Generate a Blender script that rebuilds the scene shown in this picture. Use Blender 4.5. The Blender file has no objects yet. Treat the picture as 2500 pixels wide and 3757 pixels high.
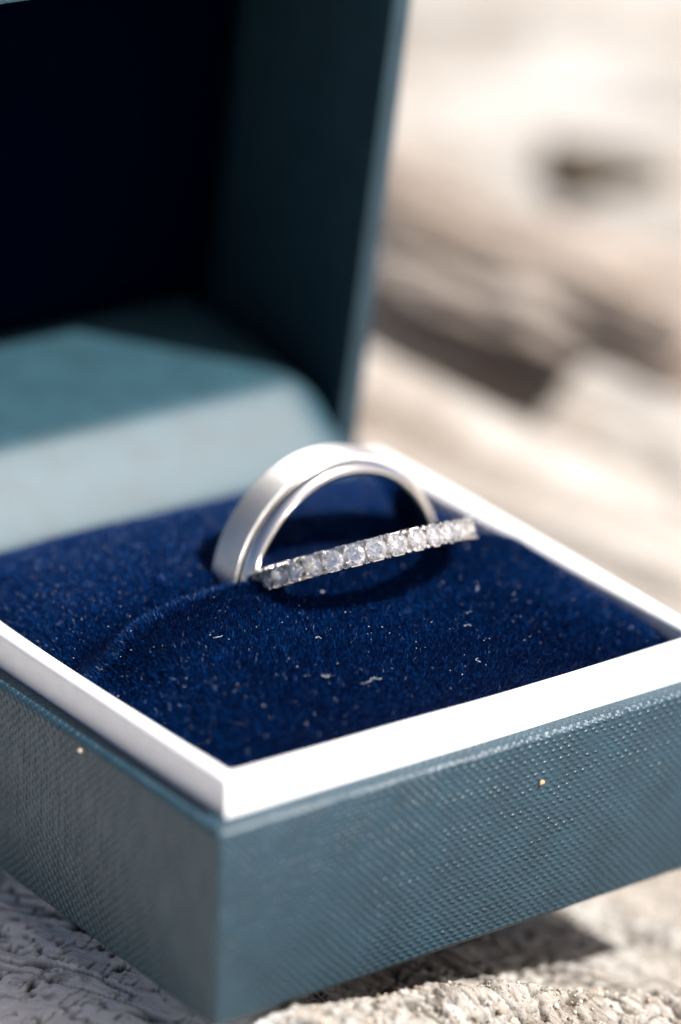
import bpy, bmesh, math, random
import numpy as np
from mathutils import Vector, Matrix

# ------------------------------------------------------------------ camera, light, exposure
S = 0.00086                      # one modelling unit in metres (the box is 58 units = 5 cm wide)
SC = bpy.context.scene
COL = SC.collection
cam = bpy.data.cameras.new('camera')
camo = bpy.data.objects.new('camera', cam)
COL.objects.link(camo)
camo.location = (-166.294 * S, -228.227 * S, 147.988 * S)
camo.rotation_euler = (1.171, -0.041, 5.640)
CAMFIX = None
cam.sensor_fit = 'VERTICAL'
cam.sensor_height = 36.0
cam.lens = 137.5
cam.clip_start = 0.01
cam.clip_end = 500
cam.dof.use_dof = True
cam.dof.focus_distance = 340.5 * S
cam.dof.aperture_fstop = 9.6
cam.dof.aperture_blades = 9
SC.camera = camo

SUN_DIR = Vector((0.85, -1.15, 1.95)).normalized()      # towards the sun
world = bpy.data.worlds.new('World')
SC.world = world
world.use_nodes = True
wn = world.node_tree
sky = wn.nodes.new('ShaderNodeTexSky')
sky.sky_type = 'NISHITA'
sky.sun_disc = False
sky.dust_density = 4.0
sky.air_density = 0.5
sky.ozone_density = 0.2
sky.sun_elevation = math.asin(SUN_DIR.z)
sky.sun_rotation = math.atan2(SUN_DIR.x, SUN_DIR.y)
bg = wn.nodes['Background']
bg.inputs["Strength"].default_value = 0.08
wn.links.new(sky.outputs[0], bg.inputs[0])
sun = bpy.data.lights.new('sun', 'SUN')
sun.energy = 4.9
sun.angle = math.radians(0.5)
sun.color = (1.0, 0.98, 0.95)
suno = bpy.data.objects.new('sun', sun)
suno.rotation_euler = SUN_DIR.to_track_quat('Z', 'Y').to_euler()
suno.location = (0.3, -0.4, 0.6)
COL.objects.link(suno)
SC.view_settings.view_transform = 'Standard'
SC.view_settings.look = 'None'
SC.view_settings.exposure = 0.84
SC.view_settings.gamma = 1.0
SC.cycles.max_bounces = 14
SC.cycles.transmission_bounces = 14
SC.cycles.glossy_bounces = 8
SC.cycles.sample_clamp_indirect = 400.0
SC.cycles.caustics_reflective = True
SC.cycles.caustics_refractive = True
SC.cycles.blur_glossy = 0.3

rng = np.random.default_rng(7)
random.seed(5)

# ------------------------------------------------------------------ helpers
def empty(name, loc, label=None, cat=None, group=None):
    o = bpy.data.objects.new(name, None)
    COL.objects.link(o)
    o.location = Vector(loc) * S
    o.empty_display_size = 0.002
    if label: o['label'] = label
    if cat: o['category'] = cat
    if group: o['group'] = group
    return o

def origin(parent):
    """world origin of a parent chain, in modelling units"""
    v = Vector((0, 0, 0))
    while parent:
        v += Vector(parent.location) / S
        parent = parent.parent
    return v

def mk(name, verts, faces, mats, parent=None, smooth=True, at=None, uv=None, mi=None, attr=None):
    """one mesh object from vertices in world modelling units"""
    o0 = Vector(at) if at is not None else Vector((0, 0, 0))
    base = origin(parent)
    v = (np.asarray(verts, dtype=np.float64).reshape(-1, 3) - np.array(base if at is None else o0)) * S
    me = bpy.data.meshes.new(name)
    if isinstance(faces, np.ndarray):
        k = faces.shape[1]
        n = len(faces)
        me.vertices.add(len(v))
        me.vertices.foreach_set('co', v.astype(np.float32).ravel())
        me.loops.add(n * k)
        me.loops.foreach_set('vertex_index', faces.astype(np.int32).ravel())
        me.polygons.add(n)
        me.polygons.foreach_set('loop_start', np.arange(0, n * k, k, dtype=np.int32))
        me.update(calc_edges=True)
        me.validate()
    else:
        me.from_pydata([tuple(x) for x in v], [], [tuple(f) for f in faces])
    if not isinstance(mats, (list, tuple)): mats = [mats]
    for m in mats: me.materials.append(m)
    if smooth: me.polygons.foreach_set('use_smooth', [True] * len(me.polygons))
    if mi is not None: me.polygons.foreach_set('material_index', list(mi))
    if attr is not None:
        for an, av in attr.items():
            a = me.attributes.new(an, 'FLOAT', 'POINT')
            a.data.foreach_set('value', np.asarray(av, dtype=np.float32))
    if uv is not None:
        lay = me.uv_layers.new(name='UVMap')
        vi = np.zeros(len(me.loops), dtype=np.int32)
        me.loops.foreach_get('vertex_index', vi)
        lay.data.foreach_set('uv', np.asarray(uv, dtype=np.float32)[vi].ravel())
    me.update()
    o = bpy.data.objects.new(name, me)
    COL.objects.link(o)
    if parent: o.parent = parent
    if at is not None: o.location = (o0 - base) * S
    return o

def bm_obj(name, bm, mats, parent=None, smooth_angle=40, boxuv=False):
    """bmesh in world modelling units -> object, box-projected uv in units"""
    base = origin(parent)
    bmesh.ops.recalc_face_normals(bm, faces=bm.faces)
    if boxuv:
        lay = bm.loops.layers.uv.new('UVMap')
        for f in bm.faces:
            n = f.normal
            ax = max(range(3), key=lambda i: abs(n[i]))
            for l in f.loops:
                c = l.vert.co
                l[lay].uv = ((c.z, c.y) if ax == 0 else (c.x, c.z) if ax == 1 else (c.x, c.y))
    for v in bm.verts: v.co = (v.co - base) * S
    me = bpy.data.meshes.new(name)
    bm.to_mesh(me)
    bm.free()
    if not isinstance(mats, (list, tuple)): mats = [mats]
    for m in mats: me.materials.append(m)
    if smooth_angle:
        me.polygons.foreach_set('use_smooth', [True] * len(me.polygons))
        me.set_sharp_from_angle(angle=math.radians(smooth_angle))
    o = bpy.data.objects.new(name, me)
    COL.objects.link(o)
    if parent: o.parent = parent
    return o

def grid_faces(nu, nv):
    i = np.arange(nu - 1)[:, None]
    j = np.arange(nv - 1)[None, :]
    a = (i * nv + j).ravel()
    return np.stack([a, a + nv, a + nv + 1, a + 1], 1)

class Noise:
    """periodic-free value noise on a hashed lattice, vectorised"""
    def __init__(self, seed):
        self.t = np.random.default_rng(seed).random((256, 256))
    def __call__(self, x, y):
        xi = np.floor(x).astype(int); yi = np.floor(y).astype(int)
        fx = x - xi; fy = y - yi
        fx = fx * fx * (3 - 2 * fx); fy = fy * fy * (3 - 2 * fy)
        t = self.t
        g = lambda a, b: t[a % 256, b % 256]
        return ((g(xi, yi) * (1 - fx) + g(xi + 1, yi) * fx) * (1 - fy) +
                (g(xi, yi + 1) * (1 - fx) + g(xi + 1, yi + 1) * fx) * fy) * 2 - 1
    def fbm(self, x, y, o=4):
        s = 0; a = 1; n = 0
        for k in range(o):
            s = s + a * self(x * 2 ** k + 17.3 * k, y * 2 ** k - 9.1 * k); n += a; a *= 0.5
        return s / n

def sstep(a, b, x):
    t = np.clip((x - a) / (b - a), 0, 1)
    return t * t * (3 - 2 * t)

# ------------------------------------------------------------------ materials
def mat(name):
    m = bpy.data.materials.new(name)
    m.use_nodes = True
    nt = m.node_tree
    b = nt.nodes['Principled BSDF']
    return m, nt, b

def N(nt, typ, **kw):
    n = nt.nodes.new(typ)
    for k, v in kw.items():
        if k.startswith('i_'):
            key = k[2:]
            n.inputs[int(key) if key.isdigit() else key.replace('_', ' ')].default_value = v
        else:
            setattr(n, k, v)
    return n

def math_node(nt, op, a, b=None):
    n = nt.nodes.new('ShaderNodeMath')
    n.operation = op
    for i, v in enumerate((a, b)):
        if v is None: continue
        if isinstance(v, (int, float)): n.inputs[i].default_value = v
        else: nt.links.new(v, n.inputs[i])
    return n.outputs[0]

def ramp(nt, fac, stops):
    n = nt.nodes.new('ShaderNodeValToRGB')
    e = n.color_ramp.elements
    while len(e) < len(stops): e.new(0.5)
    for el, (p, c) in zip(e, stops):
        el.position = p
        el.color = (*c, 1) if len(c) == 3 else c
    nt.links.new(fac, n.inputs[0])
    return n.outputs[0]

def leather(name, color, rough, spec, bump=1.0, weave=True, scale=1.0):
    """embossed teal book-cloth: staggered dimples between wavy ridges"""
    m, nt, b = mat(name)
    uv = N(nt, 'ShaderNodeUVMap')
    sep = N(nt, 'ShaderNodeSeparateXYZ')
    wob = N(nt, 'ShaderNodeTexNoise', i_Scale=0.35, i_Detail=2.0)
    nt.links.new(uv.outputs[0], wob.inputs['Vector'])
    add = N(nt, 'ShaderNodeMixRGB', blend_type='LINEAR_LIGHT', i_Fac=0.22)
    nt.links.new(uv.outputs[0], add.inputs[1]); nt.links.new(wob.outputs['Color'], add.inputs[2])
    nt.links.new(add.outputs[0], sep.inputs[0])
    px, pz = 1.07 * scale, 0.56 * scale
    cu = math_node(nt, 'COSINE', math_node(nt, 'MULTIPLY', sep.outputs[0], 2 * math.pi / px))
    cv = math_node(nt, 'COSINE', math_node(nt, 'MULTIPLY', sep.outputs[1], math.pi / pz))
    prod = math_node(nt, 'MULTIPLY', cu, cv)
    dim = math_node(nt, 'MULTIPLY', math_node(nt, 'POWER', math_node(nt, 'ABSOLUTE', prod), 1.6), math_node(nt, 'MULTIPLY', math_node(nt, 'SIGN', prod), -0.75))
    # thin wavy thread ridges along the row
    ph = math_node(nt, 'ADD', math_node(nt, 'MULTIPLY', sep.outputs[1], 2 * math.pi / pz), math_node(nt, 'MULTIPLY', math_node(nt, 'SINE', math_node(nt, 'MULTIPLY', sep.outputs[0], 2 * math.pi / px)), 0.55))
    rid = math_node(nt, 'MULTIPLY', math_node(nt, 'COSINE', ph), 0.26)
    h = math_node(nt, 'ADD', dim, rid)
    # uneven pressure of the embossing, row by row and patch by patch
    mp = N(nt, 'ShaderNodeMapping'); mp.inputs['Scale'].default_value = (0.26, 1.8, 1)
    nt.links.new(uv.outputs[0], mp.inputs[0])
    un = N(nt, 'ShaderNodeTexNoise', i_Scale=1.0, i_Detail=2.0)
    nt.links.new(mp.outputs[0], un.inputs['Vector'])
    amp = N(nt, 'ShaderNodeMapRange', i_1=0.3, i_2=0.7, i_3=0.35, i_4=1.5)
    nt.links.new(un.outputs[0], amp.inputs[0])
    h = math_node(nt, 'MULTIPLY', h, amp.outputs[0])
    fine = N(nt, 'ShaderNodeTexNoise', i_Scale=5.0, i_Detail=3.0, i_Roughness=0.6)
    nt.links.new(uv.outputs[0], fine.inputs['Vector'])
    if weave:
        h = math_node(nt, 'ADD', h, math_node(nt, 'MULTIPLY', fine.outputs[0], 0.7))
    else:
        h = math_node(nt, 'MULTIPLY', fine.outputs[0], 0.5)
    bp = N(nt, 'ShaderNodeBump', i_Strength=bump, i_Distance=0.10 * S)
    nt.links.new(h, bp.inputs['Height'])
    nt.links.new(bp.outputs[0], b.inputs['Normal'])
    big = N(nt, 'ShaderNodeTexNoise', i_Scale=0.25, i_Detail=4.0)
    nt.links.new(uv.outputs[0], big.inputs['Vector'])
    c0 = tuple(x * 0.86 for x in color); c1 = tuple(min(1, x * 1.16) for x in color)
    nt.links.new(ramp(nt, big.outputs[0], [(0.3, c0), (0.7, c1)]), b.inputs['Base Color'])
    b.inputs['Roughness'].default_value = rough
    b.inputs['Specular IOR Level'].default_value = spec
    return m

M_LEATHER = leather('teal_leatherette', (0.0145, 0.044, 0.065), 0.34, 0.46, 0.9, scale=0.84)
M_LINER = leather('teal_liner_paper', (0.016, 0.050, 0.069), 0.52, 0.47, 0.2, weave=False)
M_LIDIN = leather('lid_liner_shaded', (0.0001, 0.0045, 0.0085), 0.8, 0.0, 0.25, weave=False)  # teal liner again, with the shade inside the lid put into its colour

def white_paper():
    m, nt, b = mat('white_paper')
    tc = N(nt, 'ShaderNodeTexCoord')
    n = N(nt, 'ShaderNodeTexNoise', i_Scale=900.0, i_Detail=5.0)
    nt.links.new(tc.outputs['Object'], n.inputs['Vector'])
    nt.links.new(ramp(nt, n.outputs[0], [(0.3, (0.80, 0.80, 0.81)), (0.7, (0.86, 0.86, 0.865))]), b.inputs['Base Color'])
    bp = N(nt, 'ShaderNodeBump', i_Strength=0.35, i_Distance=0.03 * S)
    nt.links.new(n.outputs[0], bp.inputs['Height'])
    nt.links.new(bp.outputs[0], b.inputs['Normal'])
    b.inputs['Roughness'].default_value = 0.55
    b.inputs['Specular IOR Level'].default_value = 0.35
    return m
M_WHITE = white_paper()

def velvet_base():
    m, nt, b = mat('velvet_backing')
    b.inputs['Base Color'].default_value = (0.002, 0.006, 0.028, 1)
    b.inputs['Roughness'].default_value = 0.9
    b.inputs['Specular IOR Level'].default_value = 0.05
    return m
M_VBASE = velvet_base()

def velvet_pile():
    m, nt, b = mat('velvet_pile')
    a = N(nt, 'ShaderNodeAttribute', attribute_name='rnd')
    c = ramp(nt, a.outputs['Fac'], [(0.0, (0.0006, 0.005, 0.030)), (0.5, (0.001, 0.015, 0.075)), (0.9, (0.002, 0.055, 0.235)), (0.985, (0.006, 0.075, 0.32)), (1.0, (0.40, 0.46, 0.60))])  # palest end: sparkle of the pile put in as near-white fibres
    nt.links.new(c, b.inputs['Base Color'])
    b.inputs['Roughness'].default_value = 0.28
    b.inputs['Specular IOR Level'].default_value = 0.17
    b.inputs['Specular Tint'].default_value = (0.55, 0.7, 1.0, 1)
    return m
M_PILE = velvet_pile()

def simple(name, color, rough=0.5, metal=0.0, spec=0.5):
    m, nt, b = mat(name)
    b.inputs['Base Color'].default_value = (*color, 1)
    b.inputs['Roughness'].default_value = rough
    b.inputs['Metallic'].default_value = metal
    b.inputs['Specular IOR Level'].default_value = spec
    return m

def metal(name, color, rough, aniso_scale=None):
    m, nt, b = mat(name)
    b.inputs['Metallic'].default_value = 1.0
    tc = N(nt, 'ShaderNodeTexCoord')
    n = N(nt, 'ShaderNodeTexNoise', i_Scale=1.0, i_Detail=5.0)
    mp = N(nt, 'ShaderNodeMapping')
    sc = 2500.0
    mp.inputs['Scale'].default_value = (sc, sc, sc)
    nt.links.new(tc.outputs['Object'], mp.inputs[0])
    nt.links.new(mp.outputs[0], n.inputs['Vector'])
    mr = N(nt, 'ShaderNodeMapRange', i_1=0.3, i_2=0.7, i_3=rough * 0.8, i_4=rough * 1.25)
    nt.links.new(n.outputs[0], mr.inputs[0])
    nt.links.new(mr.outputs[0], b.inputs['Roughness'])
    b.inputs['Base Color'].default_value = (*color, 1)
    if aniso_scale:
        b.inputs['Anisotropic'].default_value = 0.85
        b.inputs['Anisotropic Rotation'].default_value = 0.25
        tg = N(nt, 'ShaderNodeTangent', direction_type='UV_MAP')
        tg.uv_map = 'UVMap'
        nt.links.new(tg.outputs[0], b.inputs['Tangent'])
        uv = N(nt, 'ShaderNodeUVMap')
        mp.inputs['Scale'].default_value = aniso_scale
        nt.links.new(uv.outputs[0], mp.inputs[0])
        bp = N(nt, 'ShaderNodeBump', i_Strength=0.5, i_Distance=0.02 * S)
        nt.links.new(n.outputs[0], bp.inputs['Height'])
        nt.links.new(bp.outputs[0], b.inputs['Normal'])
    return m
M_BRUSH = metal('brushed_white_gold', (0.83, 0.815, 0.79), 0.48, (3.0, 14.0, 1.0))
M_POL = metal('polished_white_gold', (0.82, 0.80, 0.775), 0.13)
M_BAND = metal('bright_white_gold', (0.84, 0.81, 0.77), 0.16)

def diamond_mat():
    m, nt, b = mat('diamond')
    b.inputs['Base Color'].default_value = (1, 1, 1, 1)
    b.inputs['Roughness'].default_value = 0.0
    b.inputs['IOR'].default_value = 2.417
    b.inputs['Transmission Weight'].default_value = 0.94
    return m
M_DIA = diamond_mat()

def wood_mat(name, light, mid, dark, along=(0.15, 1.0, 1.0), scale=0.5, bump=1.0, stain=(0.72, 0.67, 0.62), rot=0.0, slab=False):
    """weathered driftwood: grain stretched along one axis, cracks, stains, stuck sand"""
    m, nt, b = mat(name)
    tc = N(nt, 'ShaderNodeTexCoord')
    mp = N(nt, 'ShaderNodeMapping')
    k = scale / S
    mp.vector_type = 'TEXTURE'
    mp.inputs['Rotation'].default_value = (0, 0, rot)
    mp.inputs['Scale'].default_value = tuple(1 / (a * k) for a in along)
    nt.links.new(tc.outputs['Object'], mp.inputs[0])
    grain = N(nt, 'ShaderNodeTexNoise', i_Scale=1.0, i_Detail=8.0, i_Roughness=0.65, i_Distortion=0.6)
    nt.links.new(mp.outputs[0], grain.inputs['Vector'])
    mp2 = N(nt, 'ShaderNodeMapping')
    mp2.inputs['Scale'].default_value = (k * 0.06, k * 0.06, k * 0.06)
    nt.links.new(tc.outputs['Object'], mp2.inputs[0])
    patch = N(nt, 'ShaderNodeTexNoise', i_Scale=1.0, i_Detail=5.0, i_Roughness=0.6)
    nt.links.new(mp2.outputs[0], patch.inputs['Vector'])
    c1 = ramp(nt, grain.outputs[0], [(0.30, dark), (0.43, mid), (0.56, light), (0.75, tuple(min(1, x * 1.12) for x in light))])
    c2 = ramp(nt, patch.outputs[0], [(0.36, stain), (0.56, (1, 1, 1))])
    mix = N(nt, 'ShaderNodeMixRGB', blend_type='MULTIPLY', i_Fac=0.75)
    nt.links.new(c1, mix.inputs[1]); nt.links.new(c2, mix.inputs[2])
    out = mix.outputs[0]
    mp3 = N(nt, 'ShaderNodeMapping')
    mp3.inputs['Scale'].default_value = (1.6 / S, 1.6 / S, 1.6 / S)
    nt.links.new(tc.outputs['Object'], mp3.inputs[0])
    sp = N(nt, 'ShaderNodeTexNoise', i_Scale=1.0, i_Detail=3.0, i_Roughness=0.7)
    nt.links.new(mp3.outputs[0], sp.inputs['Vector'])
    sc = ramp(nt, sp.outputs[0], [(0.33, (0.35, 0.30, 0.26)), (0.45, (1, 1, 1)), (0.62, (1, 1, 1)), (0.75, (1.15, 1.1, 1.05))])
    mix2 = N(nt, 'ShaderNodeMixRGB', blend_type='MULTIPLY', i_Fac=0.8)
    nt.links.new(out, mix2.inputs[1]); nt.links.new(sc, mix2.inputs[2])
    col = mix2.outputs[0]
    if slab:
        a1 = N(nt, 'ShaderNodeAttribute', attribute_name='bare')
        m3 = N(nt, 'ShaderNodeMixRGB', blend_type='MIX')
        m3.inputs[2].default_value = (0.82, 0.80, 0.76, 1)  # bare wood tone, made extra pale to brighten the side in the box's shade
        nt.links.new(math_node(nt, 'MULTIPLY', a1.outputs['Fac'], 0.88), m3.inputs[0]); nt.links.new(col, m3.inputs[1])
        a2 = N(nt, 'ShaderNodeAttribute', attribute_name='dark')
        m4 = N(nt, 'ShaderNodeMixRGB', blend_type='MIX')
        m4.inputs[2].default_value = (0.030, 0.020, 0.014, 1)
        nt.links.new(a2.outputs['Fac'], m4.inputs[0]); nt.links.new(m3.outputs[0], m4.inputs[1])
        col = m4.outputs[0]
    nt.links.new(col, b.inputs['Base Color'])
    h = math_node(nt, 'ADD', math_node(nt, 'MULTIPLY', grain.outputs[0], 1.6), math_node(nt, 'MULTIPLY', sp.outputs[0], 0.7))
    bp = N(nt, 'ShaderNodeBump', i_Strength=0.9 * bump, i_Distance=0.35 * S)
    nt.links.new(h, bp.inputs['Height'])
    nt.links.new(bp.outputs[0], b.inputs['Normal'])
    b.inputs['Roughness'].default_value = 0.85
    b.inputs['Specular IOR Level'].default_value = 0.15
    return m
M_WOOD = wood_mat('weathered_driftwood', (0.45, 0.43, 0.40), (0.33, 0.30, 0.265), (0.04, 0.03, 0.024), along=(0.16, 1.0, 1.0), scale=0.9, rot=math.atan2(-0.93, 0.36), slab=True)
M_TAN = wood_mat('tan_driftwood', (0.47, 0.42, 0.375), (0.39, 0.335, 0.29), (0.18, 0.14, 0.11), along=(0.10, 0.5, 0.5), scale=0.35, stain=(0.50, 0.42, 0.36))
M_LOG = wood_mat('bleached_driftwood', (0.46, 0.445, 0.425), (0.41, 0.385, 0.355), (0.24, 0.20, 0.165), along=(0.22, 0.5, 0.5), scale=0.35, stain=(0.52, 0.44, 0.37))
M_CREVICE = simple('crevice_shade', (0.045, 0.034, 0.022), 0.9, 0, 0.1)  # dark colour standing in for the shade of a crevice
M_SAND = simple('pale_sand', (0.46, 0.42, 0.37), 0.9, 0, 0.1)

# ------------------------------------------------------------------ ground and driftwood
nz1, nz2, nz3, nz4 = Noise(1), Noise(2), Noise(3), Noise(4)

sandv, sandn = [], 60
xs = np.concatenate([-np.geomspace(3500, 60, 30), np.linspace(-50, 50, 11), np.geomspace(60, 3500, 30)])
X, Y = np.meshgrid(xs + 60, xs + 60, indexing='ij')
Z = -62 + 4 * nz1.fbm(X / 60, Y / 60)
ground = mk('ground', np.stack([X, Y, Z], -1), grid_faces(len(xs), len(xs)), M_SAND)
ground['kind'] = 'structure'

def slab_height(x, y):
    """top of the driftwood slab that carries the box"""
    z = -19.0 - 0.26 * np.maximum(x - 9, 0) + 0.0022 * np.maximum(x - 60, 0) ** 2 * (x < 400)
    z = np.where(x > 85, -19.0 - 0.26 * 76 + 0.0022 * 625 + 0.0 * x, z)
    # left flank falls away slowly
    z = z - 2.7 * sstep(7.5, 0.5, x) * sstep(-3.5, 1.0, y + 0.5 * x) - 0.16 * np.maximum(-x, 0)
    # near edge rolls down towards the viewer
    z = z - 0.012 * np.maximum(-y - 14, 0) ** 1.7
    # knobbly ridge in front of the box, descending to the right
    rx = x - 0.35 * (y + 2)
    ridge = np.exp(-((y + 2.2 + 0.10 * (x - 12)) / 2.6) ** 2) * sstep(4, 9, x)
    z = z + ridge * (0.9 + 0.16 * np.clip(x - 9, 0, 22)) * (1 - 0.6 * sstep(16, 40, x))
    # hollow under the box
    z = z - 3.4 * np.exp(-((x - 19) / 9.0) ** 2 - ((y - 7) / 5.0) ** 2)
    # hidden rest under the far corner
    z = z + 0.9 * np.exp(-((x - 9) / 3.0) ** 2 - ((y - 30) / 12.0) ** 2)
    z = z + 10.2 * np.exp(-((x - 44) / 8.0) ** 2 - ((y - 42) / 8.0) ** 2)
    return z

def slab_relief(x, y):
    u = x * 0.36 - y * 0.93          # along the grain
    v = x * 0.93 + y * 0.36
    g = 0.55 * nz1.fbm(u / 9, v / 2.4, 4) + 0.35 * nz2.fbm(u / 2.6, v / 0.8, 3)
    big = 1.0 * nz3.fbm(x / 14, y / 10, 3)
    ck, ch, pt = slab_cracks(x, y)
    lump = 0.4 * sstep(0.25, 0.7, nz4.fbm(x / 1.3 + 7, y / 1.3, 2))
    bare = sstep(9, 4, x)
    return g * (0.7 - 0.3 * bare) + big * (0.8 - 0.35 * bare) - 0.9 * ck - 0.5 * ch - 0.7 * pt + lump * (1 - 0.7 * bare)

def slab_cracks(x, y):
    """masks of the long cracks along the grain, the short checks across it, and the pits"""
    u = x * 0.36 - y * 0.93
    v = x * 0.93 + y * 0.36
    w = v + 0.5 * nz2.fbm(u / 6 + 2, v / 4, 2)
    cr = np.abs(nz4.fbm(u / 16 + 5, w / 1.25, 2))
    ck = np.exp(-(cr / 0.075) ** 2) * sstep(-0.5, 0.1, nz2(u / 5, v / 2.0))
    cc = np.abs(nz3.fbm(u / 0.8 + 3, v / 2.6, 2))
    ch = np.exp(-(cc / 0.09) ** 2) * sstep(-0.1, 0.25, nz1(u / 2.4 + 9, v / 0.9))
    pt = sstep(0.50, 0.70, nz2.fbm(x / 0.9, y / 0.9, 2))
    return ck, ch, pt

def slab_z(x, y):
    z = slab_height(x, y) + slab_relief(x, y)
    inside = sstep(-1.0, 1.5, x) * sstep(59, 56, x) * sstep(-0.6, 1.2, y) * sstep(59, 56, y)
    lim = -18.75
    return np.where(inside > 0.02, np.minimum(z, lim + (1 - inside) * 0.9), np.minimum(z, -17.6))

xs = np.concatenate([np.linspace(-150, -24, 40, endpoint=False), np.arange(-24, 34, 0.2), np.arange(34, 74, 0.5), np.linspace(74, 260, 90)])
ys = np.concatenate([np.linspace(-120, -16, 40, endpoint=False), np.arange(-16, 36, 0.2), np.arange(36, 62, 0.8), np.linspace(62, 330, 110)])
X, Y = np.meshgrid(xs, ys, indexing='ij')
Z = slab_z(X, Y)
edge = np.minimum.reduce([X + 150, 260 - X, Y + 120, 330 - Y])
Z = Z - 48 * sstep(14, 0, edge)
_ck, _ch, _pt = slab_cracks(X, Y)
_dark = np.clip(0.9 * _ck + 0.85 * _ch + 0.7 * _pt + 0.5 * sstep(0.1, 0.5, nz4.fbm(X / 5 + 3, Y / 5, 3)) * sstep(-0.1, 0.4, nz1.fbm(X / 0.8, Y / 0.8, 2)), 0, 1)
_bare_lift = sstep(9, 4, X + 2.5 * nz3.fbm(X / 6, Y / 6, 2))            # bare silvery wood, also lightened to lift its shade; sand-dusted on the other side
slab = mk('driftwood_slab', np.stack([X, Y, Z], -1), grid_faces(len(xs), len(ys)), M_WOOD, attr={'dark': _dark.ravel(), 'bare': _bare_lift.ravel()})
slab['label'] = 'weathered grey driftwood, cracked and pitted, directly under the ring box'
slab['category'] = 'driftwood'

def log(name, p0, p1, r0, r1, seed, label, material, bend=0.0, rough=0.19, squash=1.0):
    """a bleached log lying between two points: tapered, bent, lumpy and grooved"""
    p0, p1 = np.array(p0, float), np.array(p1, float)
    ax = p1 - p0; L = np.linalg.norm(ax); ax /= L
    up = np.array([0, 0, 1.0]); sd = np.cross(ax, up); sd /= np.linalg.norm(sd); up = np.cross(sd, ax)
    nu, nv = 90, 96
    u = np.linspace(0, 1, nu)[:, None]; th = np.linspace(0, 2 * np.pi, nv, endpoint=False)[None, :]
    nz = Noise(seed)
    r = r0 + (r1 - r0) * u
    cap = np.sqrt(np.clip(1 - np.maximum(0, (np.abs(u - 0.5) - 0.44) / 0.06) ** 2, 0.0, 1))
    wx = np.cos(th) * 3.0 + 20; wy = np.sin(th) * 3.0 + 20
    d = nz.fbm(u * L / (r0 * 2.5) + wx, wy + u * 2, 3) * rough * 1.6 + nz.fbm(th * 6 + 0 * u, u * L / (r0 * 4) + 0 * th, 3) * rough * 0.45
    rr = r * (1 + d) * (0.15 + 0.85 * cap)
    ctr = p0 + ax * L * u[..., None] + up * bend * np.sin(np.pi * u[..., None])
    P = ctr + sd * (rr * np.cos(th))[..., None] + up * (rr * squash * np.sin(th))[..., None]
    i = np.arange(nu - 1)[:, None]; j = np.arange(nv)[None, :]
    a = (i * nv + j).ravel(); b = (i * nv + (j + 1) % nv).ravel()
    F = np.stack([a, a + nv, b + nv, b], 1)
    V = P.reshape(-1, 3)
    # local frame along the log so that the grain runs with it
    mid = (p0 + p1) / 2
    R = np.stack([ax, sd, up], 1)
    loc = (V - mid) @ R
    o = mk(name, loc, F, material)
    me = o.data
    cap0 = [k for k in range(nv)][::-1]; cap1 = [(nu - 1) * nv + k for k in range(nv)]
    bm = bmesh.new(); bm.from_mesh(me); bm.verts.ensure_lookup_table()
    for c in (cap0, cap1):
        f = bm.faces.new([bm.verts[k] for k in c]); f.smooth = True
    bmesh.ops.recalc_face_normals(bm, faces=bm.faces)
    bm.to_mesh(me); bm.free()
    o.matrix_world = Matrix.Translation(Vector(mid) * S) @ Matrix(R.tolist()).to_4x4()
    o['label'] = label; o['category'] = 'driftwood'; o['group'] = 'bleached driftwood behind the box'
    return o
LOGS = True
if LOGS:
    log('driftwood_log', (50, 125, -12.5), (160, 20, -65), 20, 20, 21, 'peach bleached driftwood log nearest the right side of the box', M_LOG, 0)
    log('driftwood_log', (115.8, 97.5, -25.7), (129.3, 67.1, -32.1), 11, 12, 22, 'driftwood log at right, its left end beside the dark notch', M_LOG, 0)
    log('driftwood_log', (124.1, 146.1, -15.4), (144.5, 97.4, -20.3), 10.5, 10.5, 23, 'tan driftwood log with shaded underside across the middle of the background', M_TAN, 0, 0.34)
    log('driftwood_log', (100, 200, -29), (235, 120, -33), 20, 22, 24, 'pale cream driftwood log on which the dark crevice stand-in lies', M_LOG, 0)
    log('crevice_dark', (159.0, 149.6, -14.7), (174.3, 142.3, -14.0), 6.5, 3.4, 25, 'dark brown lump added on the pale driftwood at upper right as a shaded crevice', M_CREVICE, 0)  # added dark lump, stands in for the shaded gap between the logs
    log('driftwood_log', (100, 272, -36), (300, 160, -40), 30, 30, 26, 'palest driftwood log, highest and farthest in the background', M_LOG, 0)

# ------------------------------------------------------------------ ring box
W, D, H = 58.0, 57.2, 18.4
box = empty('ring_box', (29, 28.6, -H), 'open teal leatherette ring box with navy velvet cushion, standing on driftwood', 'ring box')

def frame_box(x0, x1, y0, y1, z0, z1, t, floor, bev, parent, name, mats, seg=3, bevel_inner=0.0):
    """open-topped box with walls t thick"""
    bm = bmesh.new()
    bmesh.ops.create_cube(bm, size=1)
    for v in bm.verts:
        v.co = ((x0 + x1) / 2 + v.co.x * (x1 - x0), (y0 + y1) / 2 + v.co.y * (y1 - y0), (z0 + z1) / 2 + v.co.z * (z1 - z0))
    outer = list(bm.edges)
    top = max(bm.faces, key=lambda f: f.calc_center_median().z)
    r = bmesh.ops.inset_region(bm, faces=[top], thickness=t, depth=0)
    r = bmesh.ops.extrude_face_region(bm, geom=[top])
    vs = [g for g in r['geom'] if isinstance(g, bmesh.types.BMVert)]
    for v in vs: v.co.z = z0 + floor
    bmesh.ops.delete(bm, geom=[top], context='FACES') if top.is_valid else None
    bmesh.ops.bevel(bm, geom=outer, offset=bev * 1.25, segments=seg, profile=0.5, affect='EDGES')
    # cut the large faces so that small dents are possible
    return bm

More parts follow.
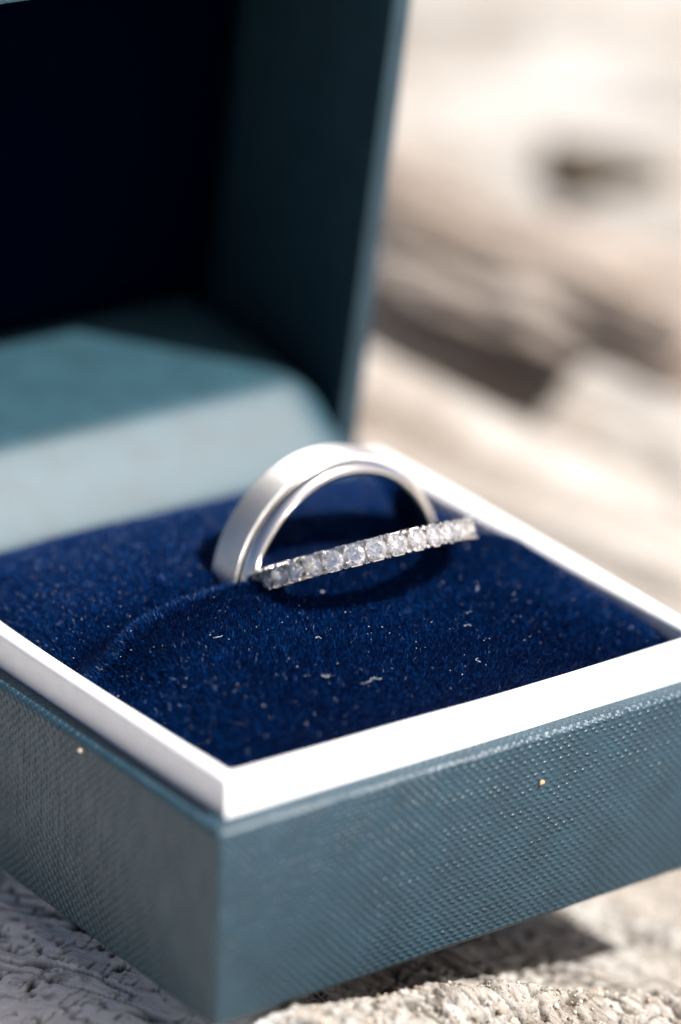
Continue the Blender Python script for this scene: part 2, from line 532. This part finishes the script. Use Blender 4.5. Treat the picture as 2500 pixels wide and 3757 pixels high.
bm = frame_box(0, W, 0, D, -H, 0, 2.6, 1.5, 0.55, box, 'base_shell', M_LEATHER)
for f in bm.faces: pass
base = bm_obj('base_shell', bm, M_LEATHER, box, boxuv=True)

# white tray rim: four walls around the cushion (open at the hinge side), slightly bowed
def rim():
    zt, zb = 3.3, -3.0
    n = 24
    rad = 0.62
    # outline of the wall centre line, going from the left rear round the front to the right rear
    def outer(s):
        pass
    pts_o, pts_i = [], []
    nl = 26
    for k in range(nl + 1):                      # left wall, rear to front
        y = 53.2 + (2.1 - 53.2) * k / nl
        f = k / nl
        pts_o.append((2.15 - 0.25 * math.sin(math.pi * f), y)); pts_i.append((3.75 - 0.22 * math.sin(math.pi * f), max(y, 3.95)))
    for k in range(1, nl + 1):                   # front wall, left to right
        f = k / nl
        x = 2.15 + (56.15 - 2.15) * f
        pts_o.append((x, 2.1 - 0.45 * math.sin(math.pi * f * 0.9))); pts_i.append((min(max(x, 3.75), 54.0), 3.95 - 0.25 * math.sin(math.pi * f)))
    for k in range(1, nl + 1):                   # right wall, front to rear
        f = k / nl
        y = 2.1 + (55.6 - 2.1) * f
        bow = 0.9 * math.sin(math.pi * f * 0.75)
        pts_o.append((56.0 + bow + 0.5 * f, y)); pts_i.append((54.0 + bow * 0.55 + 0.3 * f, max(y, 3.95)))
    wz = Noise(77)
    for lst, am, ph in ((pts_o, 0.10, 0.0), (pts_i, 0.16, 40.0)):
        for q in range(len(lst)):
            a = am * float(wz.fbm(np.array(q / 5.0 + ph), np.array(3.3), 2)); b = am * float(wz.fbm(np.array(q / 5.0 + ph), np.array(9.3), 2))
            lst[q] = (lst[q][0] + a, lst[q][1] + b)
    # cross-section: outer bottom, outer top rounded, inner top rounded, inner bottom
    V = []
    m = len(pts_o)
    for (ox, oy), (ix, iy) in zip(pts_o, pts_i):
        d = np.array([ix - ox, iy - oy]); L = np.linalg.norm(d); d = d / L
        o = np.array([ox, oy])
        sec = [(0, zb), (0, 0.0), (0, zt - rad)]
        for a in (22, 45, 68, 90):
            sec.append((rad * (1 - math.cos(math.radians(a))), zt - rad + rad * math.sin(math.radians(a))))
        for a in (90, 68, 45, 22, 0):
            sec.append((L - rad * (1 - math.cos(math.radians(a))), zt - rad + rad * math.sin(math.radians(a))))
        sec.append((L, zb))
        for t, z in sec:
            V.append((o[0] + d[0] * t, o[1] + d[1] * t, z))
    k = len(sec)
    # rear ends round over and dip
    V = np.array(V).reshape(m, k, 3)
    for row, q in ((0, 0.8), (m - 1, 0.8)):
        V[row, :, 2] = zb + (V[row, :, 2] - zb) * (q)
    F = []
    for i in range(m - 1):
        for j in range(k - 1):
            F.append((i * k + j, i * k + j + 1, (i + 1) * k + j + 1, (i + 1) * k + j))
    F.append(tuple(range(k))); F.append(tuple((m - 1) * k + j for j in reversed(range(k))))
    o = mk('tray_rim', V.reshape(-1, 3), F, M_WHITE, box)
    o.data.set_sharp_from_angle(angle=math.radians(50))
    return o
tray = rim()

# ------------------------------------------------------------------ velvet cushion: two padded halves and the slot between
SY = 28.4                                     # slot line
def slot_half(x):
    """half-opening of the slot: pushed wide where the rings sit"""
    return 0.10 + 2.75 * np.exp(-np.abs((x - 33.5) / 13.8) ** 3.2)
def slot_mid(x):
    return SY + 2.6 * np.exp(-np.abs((x - 33.5) / 15.0) ** 3.2)
def cushion_z(x, y):
    fx = 1 - np.abs((x - 29.2) / 26.2) ** 4.0
    fy = 1 - np.abs((y - SY) / 25.6) ** 3.6
    z = 1.0 + 4.7 * np.clip(fx, 0, 1) ** 0.8 * np.clip(fy, 0, 1) ** 0.8
    z = z + 0.28 * nz1.fbm(x / 11, y / 11, 2) + 0.10 * nz2.fbm(x / 3.5, y / 3.5, 2)
    ys_ = y - slot_mid(x)
    front = sstep(0.3, -0.3, ys_)
    z = z + front * 1.1 * np.exp(-(ys_ / 7.0) ** 2) * sstep(5, 12, x) - (1 - front) * 0.7 * np.exp(-(ys_ / 5.0) ** 2)
    z = z - 1.3 * front * sstep(10.5, 5.5, x + 0.25 * (ys_ + 9) * (ys_ > -9) * 0)
    # edges tuck under at the rim
    e = np.minimum.reduce([x - 3.4, 55.2 - x, y - 3.6])
    z = z - 1.6 * np.exp(-(np.maximum(e, 0) / 0.9) ** 2)
    # slot: each half rolls over into it
    d = np.abs(y - slot_mid(x)) - slot_half(x)
    endx = sstep(3.5, 7.0, x) * sstep(56.5, 51.5, x)
    roll = np.where(y < slot_mid(x), 1.6, 1.1)
    dd = np.clip(d / roll, 0, 1)
    drop = roll * (1 - np.sqrt(np.clip(1 - (1 - dd) ** 2, 0, 1)))
    deep = np.where(d < 0, np.minimum(-d * 9, 8.0), 0)
    return z - (drop + deep) * endx

xs = np.linspace(3.2, 55.6, 190)
ys = np.concatenate([np.linspace(3.4, 24, 70, endpoint=False), np.linspace(24, 37, 110, endpoint=False), np.linspace(37, 54.2, 60)])
X, Y = np.meshgrid(xs, ys, indexing='ij')
cushion = mk('cushion', np.stack([X, Y, cushion_z(X, Y) - 0.25], -1), grid_faces(len(xs), len(ys)), M_VBASE, box)

def pile(name, n, xr, yr, parent, hfun, length, wid, keep=None, seed=3, attr_bias=0.0):
    g = np.random.default_rng(seed)
    x = g.uniform(*xr, n); y = g.uniform(*yr, n)
    if keep is not None:
        k = keep(x, y); x, y = x[k], y[k]
    n = len(x)
    e = 0.05
    z = hfun(x, y)
    dx = (hfun(x + e, y) - hfun(x - e, y)) / (2 * e); dy = (hfun(x, y + e) - hfun(x, y - e)) / (2 * e)
    st = np.hypot(dx, dy); lim = np.minimum(1, 3.0 / np.maximum(st, 1e-6)); dx *= lim; dy *= lim
    nrm = np.stack([-dx, -dy, np.ones(n)], 1); nrm /= np.linalg.norm(nrm, axis=1)[:, None]
    # nap: brushed in soft patches
    lx = 0.16 * nz3.fbm(x / 7, y / 7, 2) + 0.05; q = y - slot_mid(x)
    ly = 0.16 * nz4.fbm(x / 7 + 31, y / 7, 2) + np.where(q < -2.1, -0.30 * np.exp(-((q + 2.1) / 4.5) ** 2), np.where(q > 0, 0.36 - 0.75 * np.exp(-(q / 3.2) ** 2), 0.36))
    d = nrm + np.stack([lx, ly, np.zeros(n)], 1) + g.normal(0, 0.22, (n, 3))
    d /= np.linalg.norm(d, axis=1)[:, None]
    L = length * g.uniform(0.75, 1.15, n)
    stray = g.random(n) < 0.012
    L = np.where(stray, L * 1.35, L) * (1 + 0.45 * np.exp(-((q + 1.2) / 0.9) ** 2))
    a = g.uniform(0, 2 * np.pi, n)
    side = np.stack([np.cos(a), np.sin(a), np.zeros(n)], 1)
    side -= (side * d).sum(1)[:, None] * d
    side /= np.linalg.norm(side, axis=1)[:, None]
    root = np.stack([x, y, z - 0.12 + 0.06 * g.normal(0, 1, n)], 1)
    curl = g.normal(0, 0.20, (n, 3)) * np.where(stray, 2.2, 1.0)[:, None]
    w = (wid * g.uniform(0.7, 1.3, n))[:, None]
    p1 = root + d * (L * 0.55)[:, None]
    tip = root + d * L[:, None] + curl * L[:, None] * 0.8
    V = np.stack([root - side * w, root + side * w, p1 + side * w * 0.85, p1 - side * w * 0.85, tip], 1).reshape(-1, 3)
    b = np.arange(n) * 5
    F = np.concatenate([np.stack([b, b + 1, b + 2], 1), np.stack([b, b + 2, b + 3], 1), np.stack([b + 3, b + 2, b + 4], 1)])
    rnd = np.repeat(np.clip(g.random(n) ** 1.7 + attr_bias, 0, 1), 5)
    o = mk(name, V, F, M_PILE, parent, smooth=False, attr={'rnd': rnd})
    o['kind'] = 'stuff'
    return o
def keep_pile(x, y):
    d = np.abs(y - slot_mid(x)) - slot_half(x)
    return ~((d < -0.35) & (x > 9) & (x < 52))
vp = pile('velvet_pile', 520000, (3.7, 55.2), (4.0, 54.0), cushion, cushion_z, 0.46, 0.018, keep_pile)

# ------------------------------------------------------------------ hinge flap (liner running from the cushion up into the lid)
A = -0.114
HB = np.array([0, D + 1.19, 0.0])
DV = np.array([0, math.sin(A), math.cos(A)])          # up along the lid opening
EV = np.array([0, math.cos(A), -math.sin(A)])         # into the lid
T, LT, LD = 57.7, 3.3, 25.0
def lidp(x, d, e):
    return np.array([x, 0, 0]) + HB + d * DV + e * EV

hinge = None
def flap():
    prof = [(52.4, -2.0), (52.9, 0.6), (53.3, 2.0)]
    crest = lidp(0, 8.6, 2.4)
    a = np.array([53.3, 2.0]); b = np.array([crest[1], crest[2]])
    for f in (0.2, 0.4, 0.6, 0.8, 0.92):
        q = a + (b - a) * f
        q = q + np.array([-0.15, 0.15]) * math.sin(math.pi * f)
        prof.append(tuple(q))
    prof.append((b[0] + 0.1, b[1] + 0.1))
    for e, d in ((3.2, 9.05), (4.5, 9.25), (8, 9.35), (14, 9.4), (22.3, 9.5)):
        q = lidp(0, d, e); prof.append((q[1], q[2]))
    # smooth resample
    P = np.array(prof); t = np.concatenate([[0], np.cumsum(np.linalg.norm(np.diff(P, axis=0), axis=1))])
    tt = np.linspace(0, t[-1], 70)
    Y = np.interp(tt, t, P[:, 0]); Z = np.interp(tt, t, P[:, 1])
    for _ in range(3):
        Y[1:-1] = (Y[:-2] + 2 * Y[1:-1] + Y[2:]) / 4; Z[1:-1] = (Z[:-2] + 2 * Z[1:-1] + Z[2:]) / 4
    xs = np.concatenate([[3.0], np.linspace(3.2, 51, 40), np.linspace(51.3, 55.2, 16)])
    V = []
    for x in xs:
        # the right and left ends round down from the crest
        r = 5.2
        dr = max(0, x - (55.2 - r)) / r; dl = max(0, (3.0 + r) - x) / r
        q = max(dr, dl)
        sink = r * (1 - math.sqrt(max(0, 1 - q * q)))
        for k in range(len(tt)):
            s = sink * np.clip((Z[k] - 1.5) / 6.0, 0, 1)
            V.append((x, Y[k], Z[k] - s))
    uv = [(x, tt[k]) for x in xs for k in range(len(tt))]
    o = mk('hinge_flap', V, grid_faces(len(xs), len(tt)), M_LINER, box, uv=uv)
    md = o.modifiers.new('thickness', 'SOLIDIFY'); md.thickness = 0.5 * S; md.offset = -1
    return o
flap()

# ------------------------------------------------------------------ lid
def make_lid():
    bm = bmesh.new()
    bmesh.ops.create_cube(bm, size=1)
    for v in bm.verts:
        v.co = (W / 2 + v.co.x * W, (0.5 + v.co.y) * LD, (0.5 + v.co.z) * T)
    outer = list(bm.edges)
    fr = min(bm.faces, key=lambda f: f.calc_center_median().y)
    bmesh.ops.inset_region(bm, faces=[fr], thickness=LT, depth=0)
    r = bmesh.ops.extrude_face_region(bm, geom=[fr])
    for v in [g for g in r['geom'] if isinstance(g, bmesh.types.BMVert)]: v.co.y = LD - 1.6
    if fr.is_valid: bmesh.ops.delete(bm, geom=[fr], context='FACES')
    bmesh.ops.bevel(bm, geom=outer, offset=0.4, segments=3, profile=0.5, affect='EDGES')
    lay = bm.loops.layers.uv.new('UVMap')
    bm.normal_update()
    for f in bm.faces:
        n = f.normal; ax = max(range(3), key=lambda i: abs(n[i]))
        for l in f.loops:
            c = l.vert.co
            l[lay].uv = ((c.z, c.y) if ax == 0 else (c.x, c.z) if ax == 1 else (c.x, c.y))
        c = f.calc_center_median()
        inner = LT - 0.05 < c.x < W - LT + 0.05 and LT - 0.05 < c.z < T - LT + 0.05 and c.y < LD - 0.3 and c.y > 0.05
        f.material_index = 1 if inner else 0
    for v in bm.verts:
        v.co = Vector(lidp(v.co.x, v.co.z, v.co.y))
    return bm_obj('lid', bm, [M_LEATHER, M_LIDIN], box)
lid = make_lid()

# leatherette hinge joining the lid to the base at the back
bm = bmesh.new()
bmesh.ops.create_cube(bm, size=1)
for v in bm.verts: v.co = (W / 2 + v.co.x * (W - 1.2), 58.1 + v.co.y * 2.2, -0.55 + v.co.z * 0.9)
bmesh.ops.bevel(bm, geom=list(bm.edges), offset=0.2, segments=2, affect='EDGES')
bm_obj('hinge_strip', bm, M_LEATHER, box, boxuv=True)

# padded velvet panel inside the lid
def lid_pad():
    n = 40
    xs = np.linspace(4.2, W - 4.2, n); ds = np.linspace(9.6, T - 4.2, n)
    X, Dd = np.meshgrid(xs, ds, indexing='ij')
    f = (1 - np.abs((X - W / 2) / (W / 2 - 4.2)) ** 6) * (1 - np.abs((Dd - (9.6 + T - 4.2) / 2) / ((T - 4.2 - 9.6) / 2)) ** 6)
    E = LD - 1.7 - 3.6 * np.clip(f, 0, 1) ** 0.4
    P = HB + X[..., None] * np.array([1, 0, 0]) + Dd[..., None] * DV + E[..., None] * EV
    return mk('lid_pad', P, grid_faces(n, n), simple('lid_velvet_shaded', (0.0001, 0.0014, 0.0075), 0.9, 0, 0.0), lid)  # velvet colour darkened to hold the shade inside the lid
lid_pad()

# ------------------------------------------------------------------ rings
def frame_of(n):
    n = np.array(n, float); n /= np.linalg.norm(n)
    u = np.cross(n, [0, 0, 1.0]); u /= np.linalg.norm(u)
    w = np.cross(u, n)
    return n, u, w

def revolve(name, prof, c, n, mats, parent, seg=256, mi=None, closed=True):
    """prof: list of (axial, radius)"""
    n, u, w = frame_of(n)
    th = np.linspace(0, 2 * np.pi, seg, endpoint=False)
    P = np.array(prof)
    k = len(P)
    rad = np.cos(th)[:, None] * u + np.sin(th)[:, None] * w
    V = (np.array(c) + P[None, :, 0, None] * n + P[None, :, 1, None] * rad[:, None, :]).reshape(-1, 3)
    F = []; MI = []
    for i in range(seg):
        i2 = (i + 1) % seg
        for j in range(k if closed else k - 1):
            j2 = (j + 1) % k
            F.append((i * k + j, i2 * k + j, i2 * k + j2, i * k + j2))
            MI.append(mi[j] if mi else 0)
    uv = np.stack([np.repeat(th / (2 * np.pi) * 60, k), np.tile(P[:, 0], seg)], 1)
    o = mk(name, V, F, mats, parent, uv=uv, mi=MI)
    o.data.set_sharp_from_angle(angle=math.radians(38))
    return o

def round_prof(pts, r=0.12, seg=3):
    """round the corners of a closed profile"""
    out = []
    n = len(pts)
    for i in range(n):
        a, b, c = map(np.array, (pts[i - 1], pts[i], pts[(i + 1) % n]))
        a, b, c = a.astype(float), b.astype(float), c.astype(float)
        rr = pts[i][2] if len(pts[i]) > 2 else r
        a, b, c = a[:2], b[:2], c[:2]
        l1, l2 = np.linalg.norm(a - b), np.linalg.norm(c - b)
        q = min(rr, 0.45 * l1, 0.45 * l2)
        p, s = b + (a - b) / l1 * q, b + (c - b) / l2 * q
        for t in np.linspace(0, 1, seg + 1):
            out.append(tuple((1 - t) ** 2 * p + 2 * t * (1 - t) * b + t * t * s))
    return out

MC = np.array((34.46, 31.91, 2.92)); MN = np.array((-0.03, 1.0, -0.05))
band_ring = empty('wedding_band', MC + np.array((0, 0, -11.8)), 'wide plain white gold band with brushed centre and polished edges, behind the diamond ring', 'ring')
w2 = 5.8 / 2
# inner body: comfort-fit hoop with polished shoulders
body = []
for t in np.linspace(0, 90, 9):                       # full round lip at the front edge
    a = math.radians(t)
    body.append((-w2 + 1.05 * (1 - math.cos(a)), 10.75 + 0.85 * math.sin(a)))
body += [(-w2 + 1.22, 11.58), (-w2 + 1.26, 10.95), (w2 - 0.85, 10.95), (w2 - 0.8, 11.58)]
for t in np.linspace(0, 90, 6):
    a = math.radians(t)
    body.append((w2 - 0.7 * (1 - math.sin(a)), 10.75 + 0.85 * math.cos(a)))
for t in np.linspace(10, 90, 5):                      # comfort-fit inside
    a = math.radians(t)
    body.append((w2 - 0.6 * (1 - math.cos(a)), 10.75 - 0.37 * math.sin(a)))
body += [(0.6, 10.34), (-0.6, 10.34)]
for t in np.linspace(90, 10, 5):
    a = math.radians(t)
    body.append((-w2 + 0.6 * (1 - math.cos(a)), 10.75 - 0.37 * math.sin(a)))
revolve('polished_hoop', body, MC, MN, M_POL, band_ring)
ctr = round_prof([(-w2 + 1.5, 11.0), (-w2 + 1.5, 11.98, .12), (0.2, 12.1, .8), (w2 - 0.95, 11.98, .09), (w2 - 0.95, 11.2)], seg=4)
revolve('brushed_centre', ctr, MC, MN, M_BRUSH, band_ring)

# ---- diamond ring
DC = np.array((33.4, 25.4, 7.42))
_v = DC - np.array((-166.294, -228.227, 147.988)); _v /= np.linalg.norm(_v)
_n = np.array((-0.02, 0.45, 0.89)); _n = _n - (_n @ _v) * _v; _n /= np.linalg.norm(_n)
DN0 = _n + 0.036 * _v                                # the hoop is seen edge-on, a touch from below
DN = DN0; DR = 10.45
dn, du, dw = frame_of(DN)
dia_ring = empty('diamond_ring', DC - dn * 1.1, 'narrow white gold ring set with round diamonds, leaning out of the velvet slot', 'ring')
hw = 1.05
rail = 0.26
prof = round_prof([(-hw, 8.75, .15), (-hw, 9.95, .06), (-hw + rail, 10.0, .05), (-hw + rail + 0.08, 9.35, .05), (hw - rail - 0.08, 9.35, .05), (hw - rail, 10.0, .05), (hw, 9.95, .06), (hw, 8.75, .15), (0, 8.6, .8)], seg=2)
revolve('band', prof, DC, DN, M_BAND, dia_ring, seg=256)

def brilliant():
    """round brilliant, radius 1, girdle at z=0, table up: real facets"""
    V = []; F = []
    n = 8
    def ringv(r, z, off, m=n):
        s = len(V)
        for k in range(m):
            a = 2 * math.pi * (k + off) / m
            V.append((r * math.cos(a), r * math.sin(a), z))
        return s
    tb = ringv(0.56, 0.33, 0.0)
    mid = ringv(0.80, 0.205, 0.5)
    g1 = ringv(1.0, 0.03, 0.0, 16)
    g2 = ringv(1.0, -0.03, 0.0, 16)
    pv = ringv(0.42, -0.52, 0.0)
    cu = len(V); V.append((0, 0, -0.86))
    F.append(tuple(tb + k for k in range(n)))
    for k in range(n):
        k2 = (k + 1) % n
        F.append((tb + k, mid + k, tb + k2))                                  # star
        # kite between mid k-1, table k, mid k and girdle 2k
        F.append((tb + k, mid + (k - 1) % n, g1 + 2 * k)); F.append((tb + k, g1 + 2 * k, mid + k))
        F.append((mid + k, g1 + 2 * k, g1 + 2 * k + 1)); F.append((mid + k, g1 + 2 * k + 1, g1 + (2 * k + 2) % 16))
    for k in range(16):
        F.append((g1 + k, g2 + k, g2 + (k + 1) % 16, g1 + (k + 1) % 16))
    for k in range(n):
        k2 = (k + 1) % n
        F.append((g2 + 2 * k, pv + k, g2 + 2 * k + 1)); F.append((g2 + 2 * k + 1, pv + k2, g2 + (2 * k + 2) % 16))
        F.append((g2 + 2 * k + 1, pv + k, pv + k2))
        F.append((pv + k, cu, pv + k2))
    return np.array(V), F
bv, bf = brilliant()
NST = 32
STR = 0.98                                     # stone radius
bm = bmesh.new()
vs = [bm.verts.new(Vector(v) * STR * S) for v in bv]
for f in bf: bm.faces.new([vs[i] for i in f])
bmesh.ops.recalc_face_normals(bm, faces=bm.faces)
dme = bpy.data.meshes.new('diamond'); bm.to_mesh(dme); bm.free()
dme.materials.append(M_DIA)
viewdir = np.array((-166.3, -228.2, 148.0)) - DC; viewdir /= np.linalg.norm(viewdir)
a0 = math.atan2(viewdir @ dw, viewdir @ du)
claws_v, claws_f = [], []
def add_block(c, ax, ay, az, sx, sy, sz):
    """small rounded claw: octagonal block with chamfered top"""
    s = len(claws_v)
    for zz, k in ((-sz, 1.0), (sz * 0.55, 1.0), (sz, 0.62)):
        for i in range(8):
            t = math.pi / 8 + i * math.pi / 4
            qx = max(-0.92, min(0.92, 1.08 * math.cos(t))); qy = max(-0.92, min(0.92, 1.08 * math.sin(t)))
            claws_v.append(tuple(c + ax * qx * sx * k + ay * qy * sy * k + az * zz))
    for l in range(2):
        for i in range(8):
            i2 = (i + 1) % 8
            claws_f.append((s + l * 8 + i, s + l * 8 + i2, s + (l + 1) * 8 + i2, s + (l + 1) * 8 + i))
    claws_f.append(tuple(s + 16 + i for i in range(8)))
gal_v, gal_f = [], []
step = 2 * math.pi / NST
for k in range(-9, 10):
    th = a0 + (k + 0.30) * step
    rad = math.cos(th) * du + math.sin(th) * dw
    tan = -math.sin(th) * du + math.cos(th) * dw
    rot = Matrix((Vector(tan), Vector(np.cross(rad, tan)), Vector(rad))).transposed()
    o = bpy.data.objects.new('diamond', dme)
    COL.objects.link(o); o.parent = dia_ring
    c = DC + rad * 10.12 - (DC - dn * 1.1)
    spin = Matrix.Rotation(random.uniform(0, math.pi), 3, 'Z')
    tilt = Matrix.Rotation(random.gauss(0, 0.08), 3, 'X') @ Matrix.Rotation(random.gauss(0, 0.08), 3, 'Y')
    o.matrix_local = Matrix.Translation(Vector(c) * S) @ (rot @ tilt @ spin).to_4x4()
    # claws of the gap after this stone: two at each edge, a thin bar between
    tg = th + 0.5 * step
    for sgn in (-1, 1):
        for q in (-1, 1):
            t2 = tg + q * 0.032
            r2 = math.cos(t2) * du + math.sin(t2) * dw
            tn = -math.sin(t2) * du + math.cos(t2) * dw
            add_block(DC + r2 * 9.95 + dn * sgn * 0.86, tn, dn, r2, 0.22, 0.25, 0.56)
        r2 = math.cos(tg) * du + math.sin(tg) * dw; tn = -math.sin(tg) * du + math.cos(tg) * dw
        add_block(DC + r2 * 9.75 + dn * sgn * 0.88, tn, dn, r2, 0.10, 0.20, 0.45)
cl = mk('claws', claws_v, claws_f, M_BAND, dia_ring, smooth=True)
cl.data.set_sharp_from_angle(angle=math.radians(50))
cl['kind'] = 'stuff'

# ------------------------------------------------------------------ small things: lint on the velvet, crumbs, grit
M_LINT = simple('pale_lint', (0.72, 0.72, 0.76), 0.3)
def strips(name, paths, wid, material, label, cat=None, kind=None, parent=None):
    V, F = [], []
    for P, w in paths:
        P = np.array(P)
        s = len(V)
        tang = np.gradient(P, axis=0); tang /= np.linalg.norm(tang, axis=1)[:, None] + 1e-9
        a = np.cross(tang, [0.3, 0.2, 0.93]); a /= np.linalg.norm(a, axis=1)[:, None] + 1e-9
        b = np.cross(tang, a)
        for i in range(len(P)):
            for t in (0, 2.094, 4.189):
                V.append(P[i] + w * (math.cos(t) * a[i] + math.sin(t) * b[i]))
        for i in range(len(P) - 1):
            for j in range(3):
                j2 = (j + 1) % 3
                F.append((s + i * 3 + j, s + i * 3 + j2, s + i * 3 + 3 + j2, s + i * 3 + 3 + j))
    o = mk(name, V, F, material, parent)
    if label: o['label'] = label
    if cat: o['category'] = cat
    if kind: o['kind'] = kind
    return o
def curl_path(x, y, z, L, seed, n=9):
    g = np.random.default_rng(seed)
    h = g.uniform(0, 2 * np.pi); k = g.normal(0, 2.2)
    P = []
    p = np.array([x, y, z + 0.55])
    for i in range(n):
        P.append(p.copy())
        h += k / n + g.normal(0, 0.35)
        p = p + L / n * np.array([math.cos(h), math.sin(h), g.normal(0.05, 0.35)])
    return P
paths = []
for i in range(380):
    x, y = rng.uniform(5, 54), rng.uniform(5, 52)
    if abs(y - slot_mid(x)) < slot_half(x) + 1: continue
    z = float(cushion_z(np.array(x), np.array(y)))
    paths.append((curl_path(x, y, z, rng.uniform(0.06, 0.22), i, 4), rng.uniform(0.010, 0.026)))
strips('lint', paths, 0.03, M_LINT, 'tiny pale specks of lint scattered over the navy velvet', 'lint', 'stuff')
hairs = [((21.0, 9.0), 2.6), ((18.5, 11.2), 1.8), ((22.0, 16.0), 1.2), ((35.0, 12.0), 1.4), ((27.0, 23.0), 1.0), ((14.0, 21.0), 1.3), ((40.0, 17.0), 1.2), ((33.0, 7.5), 1.2)]
labels = ['longest curl of pale lint near the front rim', 'branching bit of lint beside the longest curl', 'short pale lint in the middle of the front cushion', 'lint curl right of centre on the front cushion',
          'lint strand just under the diamond ring', 'lint strand near the left end of the slot', 'lint strand toward the right rim', 'small lint curl close to the front rim']
for i, (((x, y), L), lb) in enumerate(zip(hairs, labels)):
    z = float(cushion_z(np.array(x), np.array(y)))
    strips('lint_strand', [(curl_path(x, y, z - 0.15, L, 100 + i, 14), 0.018)], 0.03, M_LINT, lb, 'lint')['group'] = 'lint strands on the velvet'

def pebble(name, c, r, material, label=None, cat=None, seed=0, flat=0.6):
    g = np.random.default_rng(seed)
    bm = bmesh.new()
    bmesh.ops.create_icosphere(bm, subdivisions=2, radius=1)
    k = g.normal(0, 1, (4, 3)); ph = g.uniform(0, 6, 4)
    for v in bm.verts:
        d = 1 + 0.16 * sum(math.sin(1.7 * (k[i] @ np.array(v.co)) + ph[i]) for i in range(4)) / 1.5
        v.co = Vector(c) + Vector((v.co.x * d * r, v.co.y * d * r * 0.8, v.co.z * d * r * flat))
    o = bm_obj(name, bm, material)
    if label: o['label'] = label; o['category'] = cat
    return o
M_CRUMB = simple('orange_crumb', (0.62, 0.30, 0.17), 0.6)
pebble('crumb', (34.3, -0.10, -4.6), 0.26, M_CRUMB, 'tiny orange crumb stuck to the front of the ring box', 'crumb', 3, 0.9)
M_CRUMB2 = simple('pale_crumb', (0.60, 0.52, 0.42), 0.7)
pebble('crumb', (-0.08, 20.2, -0.9), 0.24, M_CRUMB2, 'pale crumb on the top edge of the left side of the box', 'crumb', 4, 0.9)

# grit on the driftwood: one mass of small grains
def grit(n, seed, region):
    g = np.random.default_rng(seed)
    ico = bmesh.new(); bmesh.ops.create_icosphere(ico, subdivisions=1, radius=1)
    iv = np.array([v.co[:] for v in ico.verts]); fi = np.array([[v.index for v in f.verts] for f in ico.faces]); ico.free()
    x = g.uniform(region[0], region[1], n); y = g.uniform(region[2], region[3], n)
    k = ~((x > -0.6) & (x < 58.5) & (y > -0.6) & (y < 58))
    dens = nz2.fbm(x / 5, y / 5, 3)
    k &= (dens > 0.0) | (g.random(n) < 0.2)
    k &= (x > 3) | (x + 0.6 * y < -4) | (g.random(n) < 0.15)
    x, y = x[k], y[k]; n = len(x)
    r = (0.07 + 0.22 * g.random(n) ** 3) * np.where(x < 0, 0.75, 1.0)
    z = slab_z(x, y)
    sc = g.uniform(0.65, 1.25, (n, 1, 3)) * r[:, None, None]
    jit = 1 + g.normal(0, 0.12, (n, len(iv), 1))
    V = iv[None] * jit * sc
    a = g.uniform(0, 6.28, n); ca, sa = np.cos(a)[:, None], np.sin(a)[:, None]
    V = np.stack([V[..., 0] * ca - V[..., 1] * sa, V[..., 0] * sa + V[..., 1] * ca, V[..., 2]], -1)
    V = V + np.stack([x, y, z + r * 0.35], 1)[:, None, :]
    F = (np.arange(n)[:, None, None] * len(iv) + fi[None]).reshape(-1, 3)
    m, nt, b = mat('sand_grains')
    at = N(nt, 'ShaderNodeAttribute', attribute_name='rnd')
    nt.links.new(ramp(nt, at.outputs['Fac'], [(0.0, (0.05, 0.045, 0.04)), (0.2, (0.30, 0.22, 0.15)), (0.45, (0.50, 0.44, 0.36)), (0.75, (0.62, 0.58, 0.52)), (1.0, (0.66, 0.44, 0.26))]), b.inputs['Base Color'])
    b.inputs['Roughness'].default_value = 0.45
    o = mk('sand_grains', V.reshape(-1, 3), F, m, None, smooth=False, attr={'rnd': np.repeat(g.random(n), len(iv))})
    o['kind'] = 'stuff'; o['label'] = 'coarse pale sand grains caught on the driftwood around the box'; o['category'] = 'sand'
    return o
grit(20000, 11, (-24, 80, -14, 40))
